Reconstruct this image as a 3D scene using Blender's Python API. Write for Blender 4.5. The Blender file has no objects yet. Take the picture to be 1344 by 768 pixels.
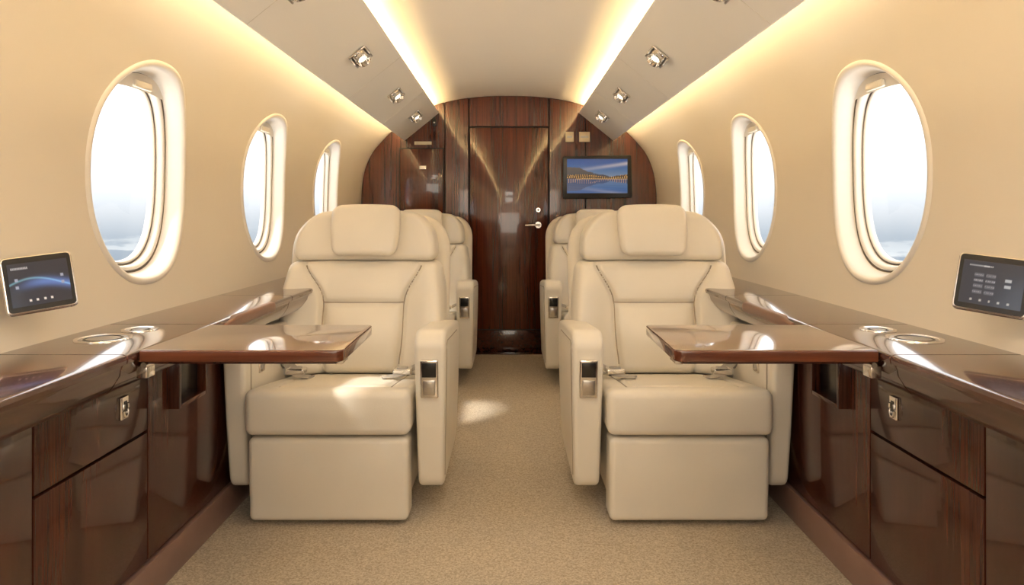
import bpy, bmesh, math, random
import numpy as np
from mathutils import Vector, Matrix
random.seed(3)
sc = bpy.context.scene
COL = sc.collection
MX = 1  # mirror sign applied to all meshes

# ------------------------------------------------------------------ materials
def newmat(name):
    m = bpy.data.materials.new(name); m.use_nodes = True
    nt = m.node_tree
    return m, nt, nt.nodes['Principled BSDF']

def simple(name, col, rough=.5, metal=0, coat=0, noise=0, nscale=40, bump=0, bscale=300, spec=.5):
    m, nt, b = newmat(name)
    b.inputs['Roughness'].default_value = rough
    b.inputs['Metallic'].default_value = metal
    b.inputs['Coat Weight'].default_value = coat
    b.inputs['Coat Roughness'].default_value = .04
    b.inputs['Specular IOR Level'].default_value = spec
    tc = nt.nodes.new('ShaderNodeTexCoord')
    n = nt.nodes.new('ShaderNodeTexNoise'); n.inputs['Scale'].default_value = nscale; n.inputs['Detail'].default_value = 4
    nt.links.new(tc.outputs['Object'], n.inputs['Vector'])
    r = nt.nodes.new('ShaderNodeValToRGB')
    r.color_ramp.elements[0].position = .3; r.color_ramp.elements[1].position = .7
    r.color_ramp.elements[0].color = tuple(c*(1-noise) for c in col)+(1,)
    r.color_ramp.elements[1].color = tuple(min(1, c*(1+noise)) for c in col)+(1,)
    nt.links.new(n.outputs['Fac'], r.inputs['Fac'])
    nt.links.new(r.outputs['Color'], b.inputs['Base Color'])
    if bump:
        n2 = nt.nodes.new('ShaderNodeTexNoise'); n2.inputs['Scale'].default_value = bscale; n2.inputs['Detail'].default_value = 3
        nt.links.new(tc.outputs['Object'], n2.inputs['Vector'])
        bp = nt.nodes.new('ShaderNodeBump'); bp.inputs['Strength'].default_value = bump; bp.inputs['Distance'].default_value = .002
        nt.links.new(n2.outputs['Fac'], bp.inputs['Height']); nt.links.new(bp.outputs['Normal'], b.inputs['Normal'])
    return m

def wood(name, dark, light, scale=(70, 70, 2.2), rough=.22, coat=.8, spec=.4):
    m, nt, b = newmat(name)
    tc = nt.nodes.new('ShaderNodeTexCoord'); mp = nt.nodes.new('ShaderNodeMapping')
    mp.inputs['Scale'].default_value = scale
    nt.links.new(tc.outputs['Object'], mp.inputs['Vector'])
    n = nt.nodes.new('ShaderNodeTexNoise'); n.inputs['Scale'].default_value = 1; n.inputs['Detail'].default_value = 6
    n.inputs['Roughness'].default_value = .65; n.inputs['Distortion'].default_value = .4
    nt.links.new(mp.outputs['Vector'], n.inputs['Vector'])
    mp2 = nt.nodes.new('ShaderNodeMapping'); mp2.inputs['Scale'].default_value = tuple(s*.12 for s in scale)
    nt.links.new(tc.outputs['Object'], mp2.inputs['Vector'])
    n2 = nt.nodes.new('ShaderNodeTexNoise'); n2.inputs['Scale'].default_value = 1; n2.inputs['Detail'].default_value = 2
    nt.links.new(mp2.outputs['Vector'], n2.inputs['Vector'])
    mx = nt.nodes.new('ShaderNodeMath'); mx.operation = 'MULTIPLY_ADD'; mx.inputs[1].default_value = .35
    mx2 = nt.nodes.new('ShaderNodeMath'); mx2.operation = 'MULTIPLY'; mx2.inputs[1].default_value = .65
    nt.links.new(n.outputs['Fac'], mx2.inputs[0])
    nt.links.new(n2.outputs['Fac'], mx.inputs[0]); nt.links.new(mx2.outputs[0], mx.inputs[2])
    r = nt.nodes.new('ShaderNodeValToRGB')
    r.color_ramp.elements[0].position = .36; r.color_ramp.elements[1].position = .66
    r.color_ramp.elements[0].color = dark+(1,); r.color_ramp.elements[1].color = light+(1,)
    nt.links.new(mx.outputs[0], r.inputs['Fac']); nt.links.new(r.outputs['Color'], b.inputs['Base Color'])
    b.inputs['Roughness'].default_value = rough; b.inputs['Coat Weight'].default_value = coat
    b.inputs['Coat Roughness'].default_value = .05; b.inputs['Specular IOR Level'].default_value = spec
    return m

def emis(name, col, st):
    m = bpy.data.materials.new(name); m.use_nodes = True; nt = m.node_tree; nt.nodes.clear()
    o = nt.nodes.new('ShaderNodeOutputMaterial'); e = nt.nodes.new('ShaderNodeEmission')
    e.inputs['Color'].default_value = col+(1,); e.inputs['Strength'].default_value = st
    nt.links.new(e.outputs[0], o.inputs[0]); return m

def attr_emis(name, st):
    m, nt, b = newmat(name)
    a = nt.nodes.new('ShaderNodeAttribute'); a.attribute_name = 'pic'
    b.inputs['Base Color'].default_value = (.01, .01, .01, 1); b.inputs['Roughness'].default_value = .12
    nt.links.new(a.outputs['Color'], b.inputs['Emission Color']); b.inputs['Emission Strength'].default_value = st
    return m

LEATHER = simple('cream_leather', (.81, .745, .635), .42, noise=.02, nscale=6, bump=.2, bscale=420)
SEAM = simple('leather_seam', (.38, .31, .23), .6, noise=.05)
LEATHER2 = simple('cream_leather_shell', (.74, .67, .55), .45, noise=.03, nscale=8, bump=.2, bscale=400)
WALL = simple('cream_wall_liner', (.75, .68, .575), .55, noise=.012, nscale=3, bump=.10, bscale=500)
FRAME = simple('window_frame_plastic', (.82, .77, .69), .35, noise=.01)
CEIL = simple('ceiling_liner', (.88, .80, .67), .6, noise=.01, nscale=3)
PANEL = simple('overhead_panel', (.90, .85, .75), .5, noise=.01, nscale=3)
CHROME = simple('chrome', (.78, .75, .71), .15, metal=1, noise=.02)
STEEL = simple('brushed_steel', (.55, .52, .48), .3, metal=1, noise=.06, nscale=90)
BLACK = simple('black_plastic', (.012, .011, .011), .25, noise=.1)
DARKGAP = simple('dark_gap', (.01, .005, .004), .7, noise=.1)
GREYGAP = simple('window_gasket', (.22, .19, .16), .7, noise=.1)
BELT = simple('grey_belt', (.42, .38, .33), .7, noise=.15, nscale=300)
TRIMB = simple('taupe_baseboard', (.25, .15, .12), .35, noise=.05, nscale=20)
LABEL = simple('label_plate', (.72, .6, .38), .4, noise=.05)
PADBR = simple('brown_pad', (.15, .065, .04), .3, noise=.06, bump=.1)
WOODV = wood('walnut_vertical', (.024, .0055, .003), (.090, .024, .012), (120, 120, 3.5), .26, .6, .25)
WOODD = wood('mahogany_bulkhead', (.032, .0065, .003), (.118, .026, .011), (85, 85, 1.8), .2, 1)
WOODH = wood('walnut_top', (.024, .007, .0045), (.085, .025, .014), (60, 2.2, 60), .16, .8)
WOODT = wood('walnut_table', (.075, .021, .010), (.17, .053, .024), (2.4, 80, 60), .14, 1)
LED = emis('led_strip', (1, .74, .38), 95)
LED2 = emis('led_strip_outer', (1, .76, .44), 36)
LENS = emis('reading_light_lens', (1, .88, .68), 3)

def carpet():
    m, nt, b = newmat('carpet')
    tc = nt.nodes.new('ShaderNodeTexCoord')
    v = nt.nodes.new('ShaderNodeTexVoronoi'); v.inputs['Scale'].default_value = 240
    n = nt.nodes.new('ShaderNodeTexNoise'); n.inputs['Scale'].default_value = 150; n.inputs['Detail'].default_value = 3
    nt.links.new(tc.outputs['Object'], v.inputs['Vector']); nt.links.new(tc.outputs['Object'], n.inputs['Vector'])
    s = nt.nodes.new('ShaderNodeSeparateColor'); nt.links.new(v.outputs['Color'], s.inputs[0])
    a = nt.nodes.new('ShaderNodeMath'); a.operation = 'MULTIPLY_ADD'; a.inputs[1].default_value = .45
    a2 = nt.nodes.new('ShaderNodeMath'); a2.operation = 'MULTIPLY'; a2.inputs[1].default_value = .55
    nt.links.new(n.outputs['Fac'], a2.inputs[0]); nt.links.new(s.outputs[0], a.inputs[0]); nt.links.new(a2.outputs[0], a.inputs[2])
    r = nt.nodes.new('ShaderNodeValToRGB')
    r.color_ramp.elements[0].position = .2; r.color_ramp.elements[1].position = .8
    r.color_ramp.elements[0].color = (.39, .32, .235, 1); r.color_ramp.elements[1].color = (.69, .605, .48, 1)
    nt.links.new(a.outputs[0], r.inputs['Fac']); nt.links.new(r.outputs['Color'], b.inputs['Base Color'])
    bp = nt.nodes.new('ShaderNodeBump'); bp.inputs['Strength'].default_value = .5; bp.inputs['Distance'].default_value = .003
    nt.links.new(a.outputs[0], bp.inputs['Height']); nt.links.new(bp.outputs['Normal'], b.inputs['Normal'])
    b.inputs['Roughness'].default_value = .95; b.inputs['Specular IOR Level'].default_value = .1
    return m
CARPET = carpet()

def glassmat():
    m = bpy.data.materials.new('window_acrylic'); m.use_nodes = True; nt = m.node_tree; nt.nodes.clear()
    o = nt.nodes.new('ShaderNodeOutputMaterial'); t = nt.nodes.new('ShaderNodeBsdfTransparent')
    g = nt.nodes.new('ShaderNodeBsdfGlossy'); g.inputs['Roughness'].default_value = .03
    mi = nt.nodes.new('ShaderNodeMixShader'); mi.inputs[0].default_value = .05
    nt.links.new(t.outputs[0], mi.inputs[1]); nt.links.new(g.outputs[0], mi.inputs[2]); nt.links.new(mi.outputs[0], o.inputs[0])
    return m
GLASS = glassmat()

# ------------------------------------------------------------------ mesh helpers
def empty(name, loc=(0, 0, 0)):
    e = bpy.data.objects.new(name, None); e.location = (loc[0]*MX, loc[1], loc[2]); e.empty_display_size = .1
    COL.objects.link(e); return e

def mk(name, verts, faces, mat, parent=None, ang=40, local=False, attr=None):
    vs = [(v[0]*MX, v[1], v[2]) for v in verts]
    me = bpy.data.meshes.new(name); me.from_pydata(vs, [], [tuple(f) for f in faces])
    bm = bmesh.new(); bm.from_mesh(me)
    bmesh.ops.recalc_face_normals(bm, faces=bm.faces)
    bm.to_mesh(me); bm.free()
    me.materials.append(mat)
    for p in me.polygons: p.use_smooth = True
    if ang < 180: me.set_sharp_from_angle(angle=math.radians(ang))
    if attr is not None:
        ca = me.color_attributes.new('pic', 'FLOAT_COLOR', 'POINT')
        for i, c in enumerate(attr): ca.data[i].color = tuple(c)+(1,)
    o = bpy.data.objects.new(name, me); COL.objects.link(o)
    if parent:
        o.parent = parent
        if not local: o.location = -Vector(parent.location)
    return o

def bevel_mesh(verts, faces, w, segs=3, ang=30):
    bm = bmesh.new()
    vv = [bm.verts.new(v) for v in verts]
    for f in faces: bm.faces.new([vv[i] for i in f])
    bmesh.ops.recalc_face_normals(bm, faces=bm.faces)
    if w > 0:
        es = [e for e in bm.edges if len(e.link_faces) == 2 and e.calc_face_angle(0) > math.radians(ang)]
        bmesh.ops.bevel(bm, geom=es, offset=w, segments=segs, profile=.5, affect='EDGES', clamp_overlap=True)
    bm.verts.index_update()
    V = [tuple(v.co) for v in bm.verts]; F = [[v.index for v in f.verts] for f in bm.faces]
    bm.free(); return V, F

def box(name, x0, x1, y0, y1, z0, z1, mat, parent=None, bev=.002, local=False, segs=2, fn=None):
    v = [(x0, y0, z0), (x1, y0, z0), (x1, y1, z0), (x0, y1, z0), (x0, y0, z1), (x1, y0, z1), (x1, y1, z1), (x0, y1, z1)]
    f = [(0, 1, 2, 3), (4, 5, 6, 7), (0, 1, 5, 4), (1, 2, 6, 5), (2, 3, 7, 6), (3, 0, 4, 7)]
    V, F = bevel_mesh(v, f, bev, segs)
    if fn: V = [fn(*p) for p in V]
    return mk(name, V, F, mat, parent, local=local)

def fillet(pts, rads, n=7):
    out = []; N = len(pts)
    for i in range(N):
        p = Vector(pts[i]); a = Vector(pts[i-1]); b = Vector(pts[(i+1) % N]); r = rads[i] if isinstance(rads, (list, tuple)) else rads
        if r <= 0: out.append(tuple(p)); continue
        da = (a-p); db = (b-p); la, lb = da.length, db.length; da.normalize(); db.normalize()
        ang = da.angle(db); d = min(r/math.tan(ang/2), la*.48, lb*.48)
        p0 = p+da*d; p1 = p+db*d
        for k in range(n+1):
            t = k/n; out.append(tuple(p0*(1-t)**2+p*2*t*(1-t)+p1*t*t))
    return out

def extrude(name, pts, axis, a, b, mat, parent=None, bev=0, segs=3, local=False, fn=None, ang=40):
    def P(p, t):
        return {'x': (t, p[0], p[1]), 'y': (p[0], t, p[1]), 'z': (p[0], p[1], t)}[axis]
    n = len(pts)
    v = [P(p, a) for p in pts]+[P(p, b) for p in pts]
    f = [list(range(n)), list(range(n, 2*n))]+[[i, (i+1) % n, n+(i+1) % n, n+i] for i in range(n)]
    V, F = bevel_mesh(v, f, bev, segs, 50)
    if fn: V = [fn(*p) for p in V]
    return mk(name, V, F, mat, parent, local=local, ang=ang)

def rbox(name, c, h, r, mat, parent=None, fn=None, step=.02, k=4, local=True):
    def axis(hh):
        inner = hh-r; n = max(1, int(math.ceil(2*inner/step)))
        core = [(-inner+2*inner*i/n) for i in range(n+1)]
        e = [inner+r*math.tan(math.pi/4*j/k) for j in range(1, k+1)]
        return [-x for x in reversed(e)]+core+e
    A = [axis(h[i]) for i in range(3)]
    idx = {}; V = []; F = []
    def vid(p):
        key = tuple(round(x, 6) for x in p)
        if key in idx: return idx[key]
        q = [max(-(h[i]-r), min(h[i]-r, p[i])) for i in range(3)]
        d = [p[i]-q[i] for i in range(3)]; L = math.sqrt(sum(x*x for x in d)) or 1
        w = [c[i]+q[i]+r*d[i]/L for i in range(3)]
        if fn: w = fn(*w)
        V.append(tuple(w)); idx[key] = len(V)-1; return idx[key]
    for ax in range(3):
        u, w = [(1, 2), (2, 0), (0, 1)][ax]
        for s in (-1, 1):
            for i in range(len(A[u])-1):
                for j in range(len(A[w])-1):
                    q = []
                    for (a, b) in ((i, j), (i+1, j), (i+1, j+1), (i, j+1)):
                        p = [0, 0, 0]; p[ax] = s*h[ax]; p[u] = A[u][a]; p[w] = A[w][b]; q.append(vid(p))
                    if s < 0: q.reverse()
                    F.append(q)
    return mk(name, V, F, mat, parent, ang=180, local=local)

def cyl(name, p0, p1, r0, r1, mat, parent=None, n=28, local=False, cap=True):
    p0 = Vector(p0); p1 = Vector(p1); d = (p1-p0).normalized()
    u = d.orthogonal().normalized(); w = d.cross(u)
    V = []
    for p, r in ((p0, r0), (p1, r1)):
        for i in range(n):
            a = 2*math.pi*i/n; V.append(tuple(p+u*math.cos(a)*r+w*math.sin(a)*r))
    F = [[i, (i+1) % n, n+(i+1) % n, n+i] for i in range(n)]
    if cap: F += [list(range(n)), list(range(n, 2*n))]
    return mk(name, V, F, mat, parent, local=local)

def lathe(name, base, axis, prof, mat, parent=None, n=36, local=False):
    base = Vector(base); d = Vector(axis).normalized(); u = d.orthogonal().normalized(); w = d.cross(u)
    V = []; F = []
    for r, t in prof:
        for i in range(n):
            a = 2*math.pi*i/n; V.append(tuple(base+d*t+u*math.cos(a)*r+w*math.sin(a)*r))
    for k in range(len(prof)-1):
        for i in range(n):
            F.append([k*n+i, k*n+(i+1) % n, (k+1)*n+(i+1) % n, (k+1)*n+i])
    return mk(name, V, F, mat, parent, local=local)

def tube(name, pts, r, mat, parent=None, local=False, n=8, flat=1.0):
    V = []; F = []; P = [Vector(p) for p in pts]; N = len(P)
    up = Vector((0, 0, 1))
    for i, p in enumerate(P):
        d = (P[min(i+1, N-1)]-P[max(i-1, 0)]).normalized()
        u = d.cross(up)
        if u.length < 1e-3: u = Vector((1, 0, 0))
        u.normalize(); w = u.cross(d)
        for k in range(n):
            a = 2*math.pi*k/n; V.append(tuple(p+u*math.cos(a)*r+w*math.sin(a)*r*flat))
    for i in range(N-1):
        for k in range(n): F.append([i*n+k, i*n+(k+1) % n, (i+1)*n+(k+1) % n, (i+1)*n+k])
    F += [list(range(n)), list(range((N-1)*n, N*n))]
    return mk(name, V, F, mat, parent, local=local, ang=60)

def sst(a, b, x):
    t = max(0, min(1, (x-a)/(b-a))); return t*t*(3-2*t)
def g(x, s): return math.exp(-(x/s)**2)

# ------------------------------------------------------------------ cabin profile
CTRL = [(.94, .45), (.975, .58), (1.0, .68), (1.024, .85), (1.034, 1.0), (1.030, 1.15), (1.008, 1.28), (.962, 1.39), (.89, 1.48), (.81, 1.56),
        (.72, 1.63), (.62, 1.69), (.5, 1.74), (.35, 1.775), (.18, 1.795), (0, 1.80), (-.18, 1.795)]
PROF = []
for i in range(1, len(CTRL)-2):
    p0, p1, p2, p3 = [Vector(c) for c in CTRL[i-1:i+3]]
    for k in range(8):
        t = k/8
        PROF.append(tuple(.5*((2*p1)+(-p0+p2)*t+(2*p0-5*p1+4*p2-p3)*t*t+(-p0+3*p1-3*p2+p3)*t**3)))
PROF.append((0, 1.80))
PZ = [p[1] for p in PROF if p[1] <= 1.62]; PX = [p[0] for p in PROF if p[1] <= 1.62]
def fx(z): return float(np.interp(z, PZ, PX))
CX = [p[0] for p in PROF if p[1] > 1.3][::-1]; CZ = [p[1] for p in PROF if p[1] > 1.3][::-1]
def cz(x): return float(np.interp(abs(x), CX, CZ))
Y0, Y1 = -1.5, 4.83
ZB, ZT = .66, 1.56
WY = [-.98, -.01, .96, 1.93, 2.90, 3.87]; WZ = 1.073; WA, WB = .240, .294; HY = .485

def oval(th, a, b, p=2.25):
    c, s = math.cos(th), math.sin(th)
    r = (abs(c/a)**p+abs(s/b)**p)**(-1/p); return r*c, r*s

def build_wall(side):
    V = []; F = []
    def add(y, z): V.append((fx(z), y, z)); return len(V)-1
    for yc in WY:
        bd = []; n = 18
        for i in range(n): bd.append((-HY+2*HY*i/n, ZB-WZ))
        for i in range(n): bd.append((HY, ZB-WZ+(ZT-ZB)*i/n))
        for i in range(n): bd.append((HY-2*HY*i/n, ZT-WZ))
        for i in range(n): bd.append((-HY, ZT-WZ-(ZT-ZB)*i/n))
        rings = []
        for t in (0, .04, .1, .2, .35, .5, .7, .85, 1):
            ring = []
            for (by, bz) in bd:
                th = math.atan2(bz, by); oy, oz = oval(th, WA+.016, WB+.016)
                ring.append(add(yc+oy+(by-oy)*t, WZ+oz+(bz-oz)*t))
            rings.append(ring)
        N = len(bd)
        for a, b in zip(rings[:-1], rings[1:]):
            for i in range(N): F.append([a[i], a[(i+1) % N], b[(i+1) % N], b[i]])
    for ya, yb in ((Y0, WY[0]-HY), (WY[-1]+HY, Y1)):
        prev = None
        for i in range(31):
            z = ZB+(ZT-ZB)*i/30; cur = (add(ya, z), add(yb, z))
            if prev: F.append([prev[0], prev[1], cur[1], cur[0]])
            prev = cur
    mk('wall_'+side, V, F, WALL, ang=180)

wn = 0
def build_window(yc):
    global wn; wn += 1
    e = empty('window_%d' % wn, (1.03, yc, WZ))
    N = 96
    def ringset(name, spec, mat, ang=35):
        V = []; F = []
        for (da, off) in spec:
            for i in range(N):
                th = 2*math.pi*i/N; oy, oz = oval(th, WA+da, WB+da)
                V.append((fx(WZ+oz)+off, yc+oy, WZ+oz))
        for k in range(len(spec)-1):
            for i in range(N): F.append([k*N+i, k*N+(i+1) % N, (k+1)*N+(i+1) % N, (k+1)*N+i])
        mk(name, V, F, mat, e, ang=ang)
    ringset('reveal_flange', [(.018, .001), (.015, -.004), (.007, -.007), (.000, -.004), (-.004, .006), (-.008, .020), (-.013, .040), (-.015, .046)], FRAME, 180)
    ringset('gasket', [(-.015, .046), (-.016, .052), (-.020, .052), (-.021, .046)], GREYGAP)
    ringset('inner_frame', [(-.021, .048), (-.023, .045), (-.029, .046), (-.033, .051), (-.035, .066)], FRAME, 180)
    ringset('outer_gasket', [(-.035, .066), (-.036, .070), (-.039, .070), (-.040, .065)], GREYGAP)
    ringset('outer_seal', [(-.040, .067), (-.042, .065), (-.046, .067), (-.048, .083)], FRAME, 180)
    V = [(fx(WZ)+.078, yc, WZ)]; F = []
    for i in range(N):
        th = 2*math.pi*i/N; oy, oz = oval(th, WA-.046, WB-.046); V.append((fx(WZ+oz)+.078, yc+oy, WZ+oz))
    for i in range(N): F.append([0, 1+i, 1+(i+1) % N])
    mk('acrylic_pane', V, F, GLASS, e, ang=180)
    V = []; F = []; M = 28
    for i in range(M+1):
        th = math.radians(48+84*i/M); oy, oz = oval(th, WA-.017, WB-.017); zb = WZ+WB-.062
        z1 = WZ+oz; z0 = min(z1, zb+.004*math.cos((i/M-.5)*6))
        V += [(fx(z1)+.042, yc+oy, z1), (fx(z0)+.042, yc+oy, z0)]
    for i in range(M): F.append([2*i, 2*i+1, 2*i+3, 2*i+2])
    mk('raised_shade', V, F, FRAME, e)
    rbox('shade_grip', (fx(WZ+WB-.046)+.036, yc, WZ+WB-.046), (.006, .045, .011), .005, LEATHER2, e, local=False)

SX = (-1, 1)
for MX in SX:
    side = 'left' if MX < 0 else 'right'
    build_wall(side)
    for y in WY: build_window(y)

# ceiling
MX = 1
pts = [p for p in PROF if p[1] >= ZT-.001]
full = [(-x, z) for x, z in [(fx(ZT), ZT)]+pts]+[(x, z) for x, z in pts[::-1]+[(fx(ZT), ZT)]]
V = []; F = []
for x, z in full: V += [(x, Y0, z), (x, Y1, z)]
for i in range(len(full)-1): F.append([2*i, 2*i+1, 2*i+3, 2*i+2])
mk('ceiling', V, F, CEIL, ang=180)
box('floor', -.98, .98, Y0, Y1+.05, -.04, 0, CARPET, bev=0)
box('wall_front', -1.05, 1.05, Y0-.05, Y0, 0, 1.85, WALL, bev=0)

# overhead service panels with coves
O = Vector((.730, 1.482)); I = Vector((.487, 1.678)); dd = (I-O).normalized(); nn = Vector((dd.y, -dd.x))
if nn.y < 0: nn = -nn
for MX in SX:
    sec = fillet([O, I, I+nn*.016, O+nn*.016], .006, 4)
    e = empty('overhead_service_panel', (.62, 1.6, 1.6))
    extrude('panel_shell', sec, 'y', Y0+.005, 4.785, PANEL, e)
    for nm, base, mt in (('led_strip_inner', I-dd*.045, LED), ('led_strip_outer', O+dd*.045, LED2)):
        q = base+nn*.017
        extrude(nm, [tuple(q-dd*.006), tuple(q+dd*.006), tuple(q+dd*.006+nn*.006), tuple(q-dd*.006+nn*.006)], 'y', Y0+.02, 4.77, mt, e)
    mid = (O+I)/2+nn*.016
    extrude('hanger_rail', [tuple(mid-dd*.02), tuple(mid+dd*.02), tuple(mid+dd*.02+nn*.035), tuple(mid-dd*.02+nn*.035)], 'y', Y0+.02, 4.77, PANEL, e)
    for ys in (1.9, 3.1, 3.95):
        p = O+dd*.004; q = I-dd*.004
        extrude('panel_seam', [tuple(p-nn*.0006), tuple(q-nn*.0006), tuple(q), tuple(p)], 'y', ys, ys+.002, LEATHER2, e)
    for ly in (1.05, 1.88, 2.70, 3.55, 4.29):
        c2 = O+dd*(.565*(I-O).length); c = Vector((c2.x, ly, c2.y)); n3 = Vector((-nn.x, 0, -nn.y)); d3 = Vector((dd.x, 0, dd.y))
        L = empty('reading_light', c)
        K_ = 1.35
        def B(name, cx, cy, cn, hx, hy, hn, mat, bev=.003):
            def fn(a, b, cc): return tuple(c+d3*a*K_+Vector((0, 1, 0))*b*K_+n3*(cc+.001)*K_)
            box(name, cx-hx, cx+hx, cy-hy, cy+hy, cn-hn, cn+hn, mat, L, bev, fn=fn)
        B('bezel', 0, 0, .003, .031, .034, .003, CHROME)
        lathe('gimbal_can', c+n3*.008, n3+Vector((0, -.5, 0)), [(a_*K_, b_*K_) for a_, b_ in [(.026, 0), (.025, .016), (.023, .026), (.020, .028), (.016, .018), (.012, .012), (.002, .011)]], CHROME, L)
        ax = (n3+Vector((0, -.5, 0))).normalized()
        cyl('lens', c+n3*.008+ax*.017, c+n3*.008+ax*.021, .014, .013, LENS, L)
        B('bracket', -.027, 0, .014, .003, .020, .012, STEEL)
        B('bracket_b', .027, 0, .014, .003, .020, .012, STEEL)

# ------------------------------------------------------------------ aft bulkhead
YB = 4.79
MX = 1
prof_r = [(.955, 0), (.965, .55)]+[p for p in PROF]
whole = [(x, z) for x, z in prof_r]+[(-x, z) for x, z in prof_r[::-1][1:]]
extrude('wall_back', whole, 'y', YB+.022, YB+.05, DARKGAP)
B0 = empty('bulkhead_panelling', (0, YB, .9))
def clip_panel(name, xa, xb, z0, ztop=None, y0=YB, y1=YB+.021, mat=WOODD, par=B0):
    xs = np.linspace(xa, xb, 14)
    top = [(float(x), (cz(x)-.002) if ztop is None else ztop) for x in xs[::-1]]
    extrude(name, [(xa, z0), (xb, z0)]+top, 'y', y0, y1, mat, par, bev=.0015, segs=1)
DX = .278
for MX in SX:
    PO = .447 if MX < 0 else .535
    clip_panel('post_panel', DX+.006, PO-.003, 0)
    up = [(x, z) for x, z in PROF if x > PO+.006]
    extrude('side_panel', [(PO+.003, 0), (.95, 0), (.962, .55)]+[(x-.002, z) for x, z in up]+[(PO+.003, cz(PO+.003)-.002)], 'y', YB+.004, YB+.021, WOODD, B0, bev=.0015, segs=1)
MX = 1
clip_panel('transom_panel', -DX, DX, 1.586, y0=YB+.006)
D = empty('door_1', (0, YB, .8))
box('door_leaf', -DX+.005, DX-.005, YB+.010, YB+.021, .165, 1.576, WOODD, D, .003)
box('kick_plate', -DX+.004, DX-.004, YB+.006, YB+.021, .004, .158, WOODH, D, .002)
box('trim_1', -.30, .30, 4.735, 4.785, .0, .012, WOODH, None, .003)
cyl('lock_rose', (.205, YB+.009, 1.0), (.205, YB-.003, 1.0), .016, .015, CHROME, D)
cyl('lock_core', (.205, YB-.003, 1.0), (.205, YB-.006, 1.0), .008, .007, BLACK, D)
cyl('handle_rose', (.205, YB+.009, .895), (.205, YB-.002, .895), .024, .022, CHROME, D)
cyl('handle_neck', (.205, YB, .895), (.205, YB-.04, .895), .008, .008, CHROME, D)
tube('handle_lever', [(.215, YB-.04, .895), (.17, YB-.042, .895), (.13, YB-.04, .893), (.115, YB-.034, .893)], .008, CHROME, D)
C = empty('storage_compartment_door', (-.6, YB, 1.2))
box('gap', -.768, -.452, YB-.001, YB+.005, .952, 1.434, DARKGAP, C, 0)
box('leaf', -.760, -.460, YB-.010, YB-.0005, .960, 1.426, WOODD, C, .004)
rbox('latch', (-.60, YB-.013, 1.295), (.024, .004, .013), .003, CHROME, C, local=False)
for i, (x0, x1, z0, z1, m) in enumerate([(-.66, -.54, 1.455, 1.478, LABEL), (-.537, -.505, 1.585, 1.635, BLACK), (.395, .452, 1.475, 1.545, LABEL), (.49, .565, 1.475, 1.545, LABEL)]):
    P = empty('placard', ((x0+x1)/2, YB, z0))
    box('plate', x0, x1, YB-.007, YB-.0003, z0, z1, m, P, .002)
    box('plate_text', x0+.01, x1-.01, YB-.0085, YB-.006, z0+.4*(z1-z0), z0+.6*(z1-z0), STEEL, P, 0)

def screen(name, c, ux, uz, w, h, fn, mat, parent, nx=110, nz=66):
    V = []; F = []; A = []
    c = Vector(c); ux = Vector(ux); uz = Vector(uz)
    for j in range(nz):
        for i in range(nx):
            u = i/(nx-1); v = j/(nz-1)
            V.append(tuple(c+ux*(u-.5)*w+uz*(v-.5)*h)); A.append(fn(u, v))
    for j in range(nz-1):
        for i in range(nx-1): F.append([j*nx+i, j*nx+i+1, (j+1)*nx+i+1, (j+1)*nx+i])
    return mk(name, V, F, mat, parent, attr=A)

rnd = np.random.RandomState(5).rand(300)
def ridge(u, k, s):
    return sum(math.sin(u*f*6.28+rnd[k+i]*6)*a for i, (f, a) in enumerate(((1, .5), (2.3, .3), (5, .15), (11, .08), (23, .04))))*s
def lake(u, v):
    hz = .42
    vv = v if v > hz else hz+(hz-v)*.95
    t = (vv-hz)/(1-hz)
    sky = np.array([.02+.14*(1-t)**3, .06+.14*(1-t)**2, .26-.08*t])
    band = g((vv-(.62+.25*u)), .05)*.30; sky = sky+np.array([1, .75, .35])*band*u
    m1 = .74-.30*sst(.0, 1, u)+ridge(u, 0, .05)
    m2 = hz+.10+.05*math.sin(u*7)+ridge(u, 20, .03)
    c = sky
    if vv < m1: c = np.array([.03, .035, .05])+np.array([.07, .04, .0])*(t)
    if vv < m2:
        c = np.array([.04, .028, .018])
        if math.sin(u*173+math.sin(vv*211)*3) > .86: c = np.array([.7, .38, .1])
    if v < hz:
        c = c*.5+np.array([.01, .035, .10]); c = c*(1+.25*math.sin(v*160+u*8))
    if abs(v-hz) < .010 and u > .15: c = np.array([.8, .5, .2])*.5
    return tuple(float(max(0, x)) for x in c)
def avionics(u, v):
    c = np.array([.012, .014, .022])
    c = c+np.array([.05, .10, .26])*g(v-(.40+.12*math.sin(u*3.2)), .10)*sst(0, .6, u)
    c = c+np.array([.10, .25, .30])*g(v-(.45+.18*math.sin(u*3.2+.4)), .02)*.7
    if .86 < v < .90 and .06 < u < .34 and math.sin(u*240) > -.3: c = np.array([.35, .35, .36])
    for bx, by in ((.12, .62), (.12, .45), (.88, .62), (.88, .45)):
        if abs(u-bx) < .03 and abs(v-by) < .035: c = np.array([.2, .22, .28])
    for bx in (.3, .42, .54, .66):
        if abs(u-bx) < .02 and abs(v-.12) < .025: c = np.array([.5, .45, .4])
    return tuple(float(x) for x in c)
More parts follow.
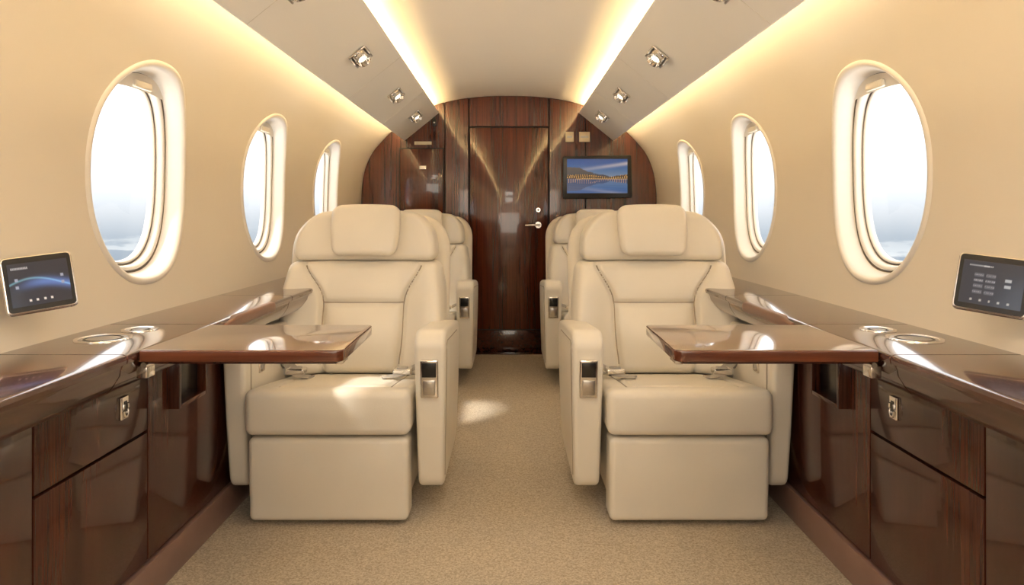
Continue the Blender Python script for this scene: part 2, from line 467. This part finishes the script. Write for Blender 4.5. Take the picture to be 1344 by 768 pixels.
def menu(u, v):
    c = np.array([.016, .019, .028])
    if .87 < v < .9 and .1 < u < .5 and math.sin(u*240) > -.3: c = np.array([.3, .3, .3])
    for r in range(4):
        for k in range(2):
            bx = .28+.2*k; by = .68-.13*r
            if abs(u-bx) < .075 and abs(v-by) < .04:
                c = np.array([.06, .065, .08])
                if abs(v-by) < .012 and math.sin(u*300) > -.2: c = np.array([.2, .2, .22])
    for r in range(2):
        if abs(u-.75) < .05 and abs(v-(.62-.14*r)) < .03: c = np.array([.25, .25, .25])
    for bx in (.2, .35, .5, .65, .8):
        if abs(u-bx) < .018 and abs(v-.1) < .022: c = np.array([.25, .24, .22])
    return tuple(float(x) for x in c)
SCR = attr_emis('lcd_picture', 1.2)
SCR2 = attr_emis('touch_panel_picture', 1.6)
M = empty('wall_monitor', (.61, YB-.05, 1.23))
fr = fillet([(.372, 1.075), (.848, 1.082), (.842, 1.378), (.372, 1.368)], .012, 4)
extrude('housing', fr, 'y', YB-.075, YB-.04, BLACK, M, bev=.004)
box('mount_arm', .55, .66, YB-.045, YB+.002, 1.18, 1.27, BLACK, M, .004)
screen('lcd', (.607, YB-.0765, 1.232), (1, 0, 0), (0, 0, 1), .415, .235, lake, SCR, M)

# ------------------------------------------------------------------ wall tablets
for MX in SX:
    z0 = .817; ty = 1.39 if MX < 0 else 1.35
    T = empty('touch_control_panel', (.955, ty, z0))
    cx = Vector((.952, ty, z0)); TS = 1.08
    w = Vector((.66, -.75, -.10)).normalized()
    n = Vector((-.74, -.66, .14)); n = (n-w*n.dot(w)).normalized()
    up = w.cross(n); up = up if up.z > 0 else -up
    def fn(a, b, c_): return tuple(cx+w*a*TS+up*b*TS+n*c_)
    pr = fillet([(-.058, -.055), (.058, -.055), (.058, .053), (-.058, .053)], .011, 5)
    extrude('bezel', pr, 'z', -.010, .006, CHROME, T, bev=.004, fn=fn)
    pr2 = fillet([(-.0545, -.0495), (.0545, -.0495), (.0545, .0505), (-.0545, .0505)], .008, 5)
    extrude('front_glass', pr2, 'z', .005, .0068, BLACK, T, bev=.0005, segs=1, fn=fn)
    ff = (lambda u, v: avionics(1-u, v)) if MX < 0 else menu
    screen('display', cx+n*.0072, w, up, .096*TS, .080*TS, ff, SCR2, T, 80, 60)
    box('wall_mount', .02, .05, -.03, .03, -.050, -.008, STEEL, T, .003, fn=fn)
    box('wall_mount_foot', -.035, .03, -.03, .03, -.030, -.008, STEEL, T, .003, fn=fn)

# ------------------------------------------------------------------ side ledges / cabinets
FX = .895
for MX in SX:
    side = 'left' if MX < 0 else 'right'
    K = empty('side_ledge_cabinet', (.88, 1.6, .35))
    sec = [(.995, .66), (.999, .682), (.752, .682), (.744, .679), (.742, .672), (.744, .664), (.752, .660), (.756, .652), (.758, .640), (.772, .618), (.785, .604), (.90, .600), (.95, .600)]
    seams = [Y0+.005, -.5, .45, 1.335, 1.715, 2.35, 3.3, 4.25, YB-.003]
    for a, b in zip(seams[:-1], seams[1:]):
        extrude('ledge_top', sec, 'y', a+.0012, b-.0012, WOODH, K, bev=.001, segs=1, ang=25)
    extrude('ledge_core', [(.98, .605), (.98, .675), (.76, .675), (.765, .64), (.79, .608)], 'y', Y0+.01, YB-.004, DARKGAP, K)
    box('carcass', .912, .945, Y0+.01, YB-.004, .01, .60, DARKGAP, K, 0)
    segs = [(Y0+.01, -.6, 0), (-.6, -.05, 1), (-.05, .50, 0), (.50, .86, 0), (.86, 1.29, 0), (1.29, 1.70, 1), (1.70, 2.22, 0), (2.22, 2.75, 0), (2.75, 3.3, 0), (3.3, 3.85, 0), (3.85, YB-.004, 0)]
    for a, b, d in segs:
        rows = [(.098, .598)] if not d else [(.098, .418), (.422, .598)]
        for z0, z1 in rows:
            box('cabinet_front', FX, FX+.016, a+.002, b-.002, z0+.001, z1-.001, WOODV, K, .0025)
        if d:
            yy = b-.11
            rbox('drawer_pull', (FX-.002, yy, .508), (.004, .015, .027), .0035, CHROME, K, local=False, step=.01)
            rbox('drawer_pull_recess', (FX-.0045, yy, .511), (.0025, .007, .013), .002, BLACK, K, local=False)
            tube('drawer_pull_ring', [(FX-.007, yy+.010*math.sin(t), .506-.019*math.cos(t)) for t in np.linspace(-2.2, 2.2, 16)], .003, CHROME, K)
    for (cx_, cy_, r) in ((.893, 1.51, .056), (.877, 1.63, .039)):
        lathe('cup_holder_rim', (cx_, cy_, .682), (0, 0, 1), [(r+.002, -.001), (r+.001, .0025), (r-.003, .0035), (r-.007, .002), (r-.008, .0012)], CHROME, K)
        lathe('cup_holder_bowl', (cx_, cy_, .682), (0, 0, 1), [(r-.008, .0012), (r-.010, .0010), (r-.014, .0008), (.001, .0007)], STEEL, K)
        lathe('cup_holder_step', (cx_, cy_, .682), (0, 0, 1), [(r-.016, .001), (r-.019, .0022), (r-.022, .0012)], BLACK, K)
    rbox('elbow_pad', (.746, 1.97, .668), (.014, .19, .016), .010, PADBR, K, local=False, fn=lambda x, y, z: (x, y, z-.010*sst(1.88, 1.78, y)))
    box('pocket_void', FX-.006, FX+.002, 1.812, 1.958, .455, .598, BLACK, K, .001)
    box('pocket_side', FX-.030, FX+.002, 1.800, 1.812, .445, .598, WOODV, K, .002)
    box('pocket_side_far', FX-.030, FX+.002, 1.958, 1.966, .445, .598, WOODV, K, .002)
    box('pocket_lip', FX-.030, FX+.002, 1.812, 1.958, .445, .456, WOODV, K, .002)
    box('baseboard_'+side, .885, .905, Y0+.01, YB-.004, 0.001, .094, TRIMB, None, .003)
    # folding table
    T = empty('folding_table', (.54, 1.54, .68))
    tp = fillet([(.338, 1.70), (.332, 1.372), (.741, 1.372), (.741, 1.70)], [.014, .022, .004, .004], 5)
    extrude('table_top', tp, 'z', .659, .683, WOODT, T, bev=.005, segs=4)
    tp2 = fillet([(.356, 1.682), (.350, 1.390), (.736, 1.390), (.736, 1.682)], .008, 4)
    extrude('underside_plate', tp2, 'z', .652, .660, WOODV, T, bev=.002)
    box('edge_latch', .340, .356, 1.40, 1.45, .649, .660, CHROME, T, .002)
    box('slide_rail', .55, .741, 1.46, 1.49, .640, .652, STEEL, T, .002)
    box('slide_rail_b', .55, .741, 1.60, 1.63, .640, .652, STEEL, T, .002)
    box('hinge_leaf', .735, .757, 1.392, 1.425, .622, .648, CHROME, T, .002)
    cyl('hinge_pin', (.738, 1.385, .650), (.738, 1.44, .650), .006, .006, CHROME, T)
    tube('support_arm', [(.62, 1.56, .646), (.70, 1.60, .63), (.755, 1.64, .625)], .007, STEEL, T)

# ------------------------------------------------------------------ seats
def lean(z): return (z-.38)*.23
def build_seat(name, cx, cy):
    S = empty(name, (cx, cy, 0))
    def xs_(z):
        t = (z-.36)/.43
        return .150+.085*sst(.55, 1.0, t)**1.5-.01*sst(.4, 0, t)
    def f_low(x, y, z):
        t = (z-.36)/.43; f = sst(.0, .9, (.535-y)/.065)
        xs = xs_(z); ax = abs(x)
        dy = -f*.066*sst(.13, .27, ax)*(1-.35*sst(.7, 1, t))
        dy -= f*.022*g(z-.50, .11)*(1-sst(.1, .2, ax))
        dy += f*.022*g(ax-xs, .009)
        inside = 1-sst(xs-.012, xs+.002, ax)
        dy += f*.015*g(z-.625, .009)*inside
        dy -= f*.014*inside*math.cos(min(1, ax/xs)*1.5)*(abs(math.sin(math.pi*max(0, min(1, (z-.625)/.14)))) if z > .625 else abs(math.sin(math.pi*max(0, min(1, (.625-z)/.25)))))
        dy += f*.03*sst(.285, .315, ax)
        w = 1+.02*math.sin(t*3.1)-.05*sst(.6, 1.0, t)
        return (x*w, y+dy+lean(z), z)
    rbox('back_cushion', (0, .535, .572), (.305, .065, .208), .035, LEATHER, S, f_low, .0065)
    for s in (-1, 1):
        P = []
        for z in np.linspace(.40, .765, 30):
            p = f_low(xs_(z), .470, z); P.append((s*p[0], p[1]-.0015, p[2]))
        tube('back_seam', P, .0028, SEAM, S, True, 6)
    P = []
    for x in np.linspace(-.15, .15, 21):
        p = f_low(x, .470, .625); P.append((p[0], p[1]-.001, p[2]))
    tube('lumbar_seam', P, .0024, SEAM, S, True, 6)
    def f_up(x, y, z):
        f = sst(0, .9, (.54-y)/.06); ax = abs(x)/.275
        k = 1-.27*max(0, (z-.80)/.178)**3
        dy = -f*.04*sst(.45, 1, ax)
        dz = -.014*ax**3*sst(.85, .97, z)
        bul = -f*.010*math.sin(max(0, min(1, (z-.78)/.19))*math.pi)
        return (x*k, y+dy+bul+lean(z), z+dz)
    rbox('head_cushion', (0, .54, .880), (.272, .06, .099), .030, LEATHER, S, f_up, .010)
    def f_pil(x, y, z):
        zn = (z-.902)/.097
        k = (1-.07*sst(.92, .80, z))*(1-.13*max(0, (abs(zn)-.6)/.4)**2.2)
        dy = -.014*math.cos(x/.13*1.4)*math.sin(max(0, min(1, (z-.79)/.2))*math.pi)
        return (x*k, y+dy+lean(z), z-.004*(abs(x)/.13)**2)
    rbox('headrest_pillow', (0, .452, .902), (.132, .030, .098), .022, LEATHER, S, f_pil, .008)
    rbox('pillow_flap', (0, .50, .978), (.108, .055, .016), .014, LEATHER, S, lambda x, y, z: (x, y+lean(z), z-.5*max(0, y-.52)), .012)
    def f_sh(x, y, z):
        k = 1-.30*max(0, (z-.79)/.175)**3
        return (x*k, y+lean(z)-.02*(abs(x)/.3)**2, z)
    rbox('back_shell', (0, .615, .575), (.318, .035, .380), .032, LEATHER2, S, f_sh, .015)
    def f_cu(x, y, z):
        top = sst(.33, .41, z); ax = abs(x)
        dz = -top*.13*max(0, y-.04)
        dz += top*.007*math.cos(min(1, ax/.25)*1.57)*math.sin(max(0, min(1, y/.48))*math.pi)
        dz -= top*.008*g(y-.075, .007)
        dz -= top*.009*g(ax-.178, .007)*sst(.06, .09, y)
        dy = -.010*math.cos(min(1, ax/.25)*1.4)*g(z-.36, .05)*sst(.2, 0, y)
        return (x, y+dy, z+dz)
    rbox('seat_cushion', (0, .25, .352), (.253, .25, .069), .024, LEATHER, S, f_cu, .007)
    P = [(lambda p: (p[0], p[1], p[2]+.001))(f_cu(x, .075, .421)) for x in np.linspace(-.235, .235, 30)]
    tube('cushion_seam', P, .0024, SEAM, S, True, 6)
    for s in (-1, 1):
        P = [(lambda p: (p[0]*s, p[1], p[2]+.001))(f_cu(.178, y, .421)) for y in np.linspace(.078, .46, 24)]
        tube('cushion_side_seam', P, .0024, SEAM, S, True, 6)
    def f_leg(x, y, z):
        dy = -.006*math.cos(x/.24*1.4)*math.sin(max(0, min(1, (z-.015)/.26))*math.pi)*sst(.06, .01, y)
        return (x, y+dy+.010*sst(.2, .03, z), z)
    rbox('leg_rest', (0, .063, .144), (.245, .050, .130), .018, LEATHER, S, f_leg, .02)
    box('base_box', -.235, .235, .12, .58, .045, .28, LEATHER2, S, .01, True)
    box('floor_rail_a', -.20, -.15, .10, .62, .0, .046, STEEL, S, .004, True)
    box('floor_rail_b', .15, .20, .10, .62, .0, .046, STEEL, S, .004, True)
    # armrests
    prof = fillet([(.075, .095), (.050, .30), (.028, .562), (.075, .597), (.50, .562), (.66, .54), (.67, .30), (.60, .095)], [.05, .2, .04, .06, .06, .06, .1, .06], 7)
    def armfn(xc):
        def fn(x, y, z):
            t = (z-.1)/.5
            k = .86+.17*sst(.0, .9, t)
            return (xc+(x-xc)*k, y, z)
        return fn
    for nm, xa, xb in (('armrest_aisle', -.356, -.262), ('armrest_outboard', .262, .331)):
        xc = (xa+xb)/2; fn = armfn(xc)
        extrude(nm, prof, 'x', xa, xb, LEATHER, S, bev=.016, segs=6, local=True, fn=fn, ang=60)
        for xe, sg in ((xa, -1), (xb, 1)):
            P = []
            for z in np.linspace(.13, .550, 24):
                yy = .052+.030+(.562-z)*.05; P.append(tuple(fn(xe+sg*.0002, yy, z)))
            for yv in np.linspace(.10, .50, 14):
                zz = .578-(yv-.075)*.08-.018; P.append(tuple(fn(xe+sg*.0002, yv, zz)))
            tube('armrest_seam', P, .0018, SEAM, S, True, 6)
    xc = -.309
    def slope(x, y, z): return (x, y+(.562-z)*.080, z)
    box('control_bezel', xc-.028, xc+.028, .014, .040, .392, .512, CHROME, S, .005, True, 3, slope)
    box('control_screen', xc-.022, xc+.022, .011, .020, .458, .504, BLACK, S, .002, True, 2, slope)
    box('control_keys', xc-.019, xc+.019, .011, .020, .402, .449, STEEL, S, .003, True, 2, slope)
    box('outboard_latch', .257, .268, .155, .205, .440, .495, CHROME, S, .004, True, 3)
    box('outboard_latch_key', .255, .262, .167, .193, .450, .485, BELT, S, .002, True)
    for s in (-1, 1):
        pth = [(s*.264, .40, .405), (s*.245, .385, .426), (s*.215, .35, .416), (s*.180, .30, .404), (s*.15, .27, .404), (s*.12, .26, .404)]
        tube('belt_strap', pth, .022, BELT, S, True, 10, .16)
        rbox('belt_buckle', (s*.185, .305, .416), (.032, .024, .010), .006, CHROME, S, lambda x, y, z: (x, y, z), .01)
        rbox('belt_buckle_latch', (s*.185, .300, .427), (.018, .014, .003), .002, BELT, S, None, .01)
    return S

SEAT_Y = 2.08
for MX in SX:
    s1 = build_seat('airplane_seat', .554, SEAT_Y)
    e2 = bpy.data.objects.new('airplane_seat', None); e2.location = (.554*MX, SEAT_Y+1.67, 0); COL.objects.link(e2)
    for ch in list(s1.children):
        o = bpy.data.objects.new(ch.name.split('.')[0], ch.data); COL.objects.link(o); o.parent = e2
MX = 1

# ------------------------------------------------------------------ lighting
def area(name, loc, rot, sx, sy, power, col=(1, .92, .80), portal=False):
    l = bpy.data.lights.new(name, 'AREA'); l.shape = 'RECTANGLE'; l.size = sx; l.size_y = sy; l.energy = power; l.color = col
    o = bpy.data.objects.new(name, l); o.location = loc; o.rotation_euler = rot; COL.objects.link(o)
    if portal: l.cycles.is_portal = True
    return o
for y in WY:
    area('window_portal', (-1.16, y, 1.08), (0, -math.pi/2, 0), .62, .5, 1, portal=True)
    area('window_portal', (1.16, y, 1.08), (0, math.pi/2, 0), .62, .5, 1, portal=True)
area('ceiling_fill_light', (0, -.55, 1.77), (0, 0, 0), .5, 1.2, 10)  # added fill under the ceiling behind the camera, not a cabin fixture
area('ceiling_fill_light', (0, .75, 1.775), (0, 0, 0), .4, .6, 5)  # second added ceiling fill, out of view, no fitting modelled
area('forward_fill_light', (0, -1.46, 1.1), (math.radians(98), 0, 0), 1.6, 1.0, 15)  # added fill behind the camera facing aft, brightens panels and seat fronts
s = bpy.data.lights.new('sun_light', 'SUN'); s.energy = 4.5; s.angle = math.radians(4); s.color = (1, .95, .86)
so = bpy.data.objects.new('sun_light', s); COL.objects.link(so)
so.rotation_euler = Vector((.84, .42, -1.08)).to_track_quat('-Z', 'Y').to_euler()

w = bpy.data.worlds.new('hazy_sky'); sc.world = w; w.use_nodes = True; nt = w.node_tree
bg = nt.nodes['Background']
tc = nt.nodes.new('ShaderNodeTexCoord'); sp = nt.nodes.new('ShaderNodeSeparateXYZ')
nt.links.new(tc.outputs['Generated'], sp.inputs[0])
no = nt.nodes.new('ShaderNodeTexNoise'); no.inputs['Scale'].default_value = 11; no.inputs['Detail'].default_value = 6
mp = nt.nodes.new('ShaderNodeMapping'); mp.inputs['Scale'].default_value = (1, 1, 5)
nt.links.new(tc.outputs['Generated'], mp.inputs[0]); nt.links.new(mp.outputs[0], no.inputs['Vector'])
r = nt.nodes.new('ShaderNodeValToRGB'); e = r.color_ramp.elements
e[0].position = 0.40; e[0].color = (1, .97, .93, 1)          # unseen bright lower world, added to light ceiling and overhead panels
e[1].position = .60; e[1].color = (1, 1, 1, 1)
for p_, c_ in ((.435, (.10, .13, .17)), (.465, (.125, .155, .19)), (.488, (.18, .21, .24)), (.503, (.28, .30, .32)), (.535, (.45, .47, .49))):
    q = e.new(p_); q.color = c_+(1,)
ma = nt.nodes.new('ShaderNodeMath'); ma.operation = 'MULTIPLY_ADD'; ma.inputs[1].default_value = .5; ma.inputs[2].default_value = .5
nt.links.new(sp.outputs['Z'], ma.inputs[0]); nt.links.new(ma.outputs[0], r.inputs['Fac'])
r2 = nt.nodes.new('ShaderNodeValToRGB'); r2.color_ramp.elements[0].position = .50; r2.color_ramp.elements[1].position = .57
r2.color_ramp.elements[0].color = (0, 0, 0, 1); r2.color_ramp.elements[1].color = (.85, .85, .85, 1)
nt.links.new(no.outputs['Fac'], r2.inputs['Fac'])
lt = nt.nodes.new('ShaderNodeMapRange'); lt.inputs['From Min'].default_value = -.01; lt.inputs['From Max'].default_value = -.05
lt.inputs['To Min'].default_value = 0; lt.inputs['To Max'].default_value = 1
nt.links.new(sp.outputs['Z'], lt.inputs['Value'])
mu = nt.nodes.new('ShaderNodeMath'); mu.operation = 'MULTIPLY'
nt.links.new(r2.outputs['Color'], mu.inputs[0]); nt.links.new(lt.outputs[0], mu.inputs[1])
lt2 = nt.nodes.new('ShaderNodeMapRange'); lt2.inputs['From Min'].default_value = -.20; lt2.inputs['From Max'].default_value = -.12
nt.links.new(sp.outputs['Z'], lt2.inputs['Value'])
mu2 = nt.nodes.new('ShaderNodeMath'); mu2.operation = 'MULTIPLY'
nt.links.new(mu.outputs[0], mu2.inputs[0]); nt.links.new(lt2.outputs[0], mu2.inputs[1])
mi = nt.nodes.new('ShaderNodeMix'); mi.data_type = 'RGBA'; mi.inputs['B'].default_value = (.33, .35, .36, 1)
nt.links.new(mu2.outputs[0], mi.inputs['Factor']); nt.links.new(r.outputs['Color'], mi.inputs['A'])
nt.links.new(mi.outputs['Result'], bg.inputs['Color'])
st = nt.nodes.new('ShaderNodeMapRange'); st.inputs['From Min'].default_value = -.14; st.inputs['From Max'].default_value = -.30  # extra strength below the visible ground, added as upward fill
st.inputs['To Min'].default_value = 3.0; st.inputs['To Max'].default_value = 6.5
nt.links.new(sp.outputs['Z'], st.inputs['Value']); nt.links.new(st.outputs[0], bg.inputs['Strength'])

# ------------------------------------------------------------------ camera
cam = bpy.data.cameras.new('camera'); co = bpy.data.objects.new('camera', cam); COL.objects.link(co)
co.location = (0, 0, .95); co.rotation_euler = (math.radians(90), 0, 0)
cam.sensor_width = 36; cam.lens = 900/1344*36; cam.shift_x = .003; cam.shift_y = -99/1344; cam.clip_start = .02
sc.camera = co
sc.view_settings.view_transform = 'Standard'
sc.view_settings.exposure = 0
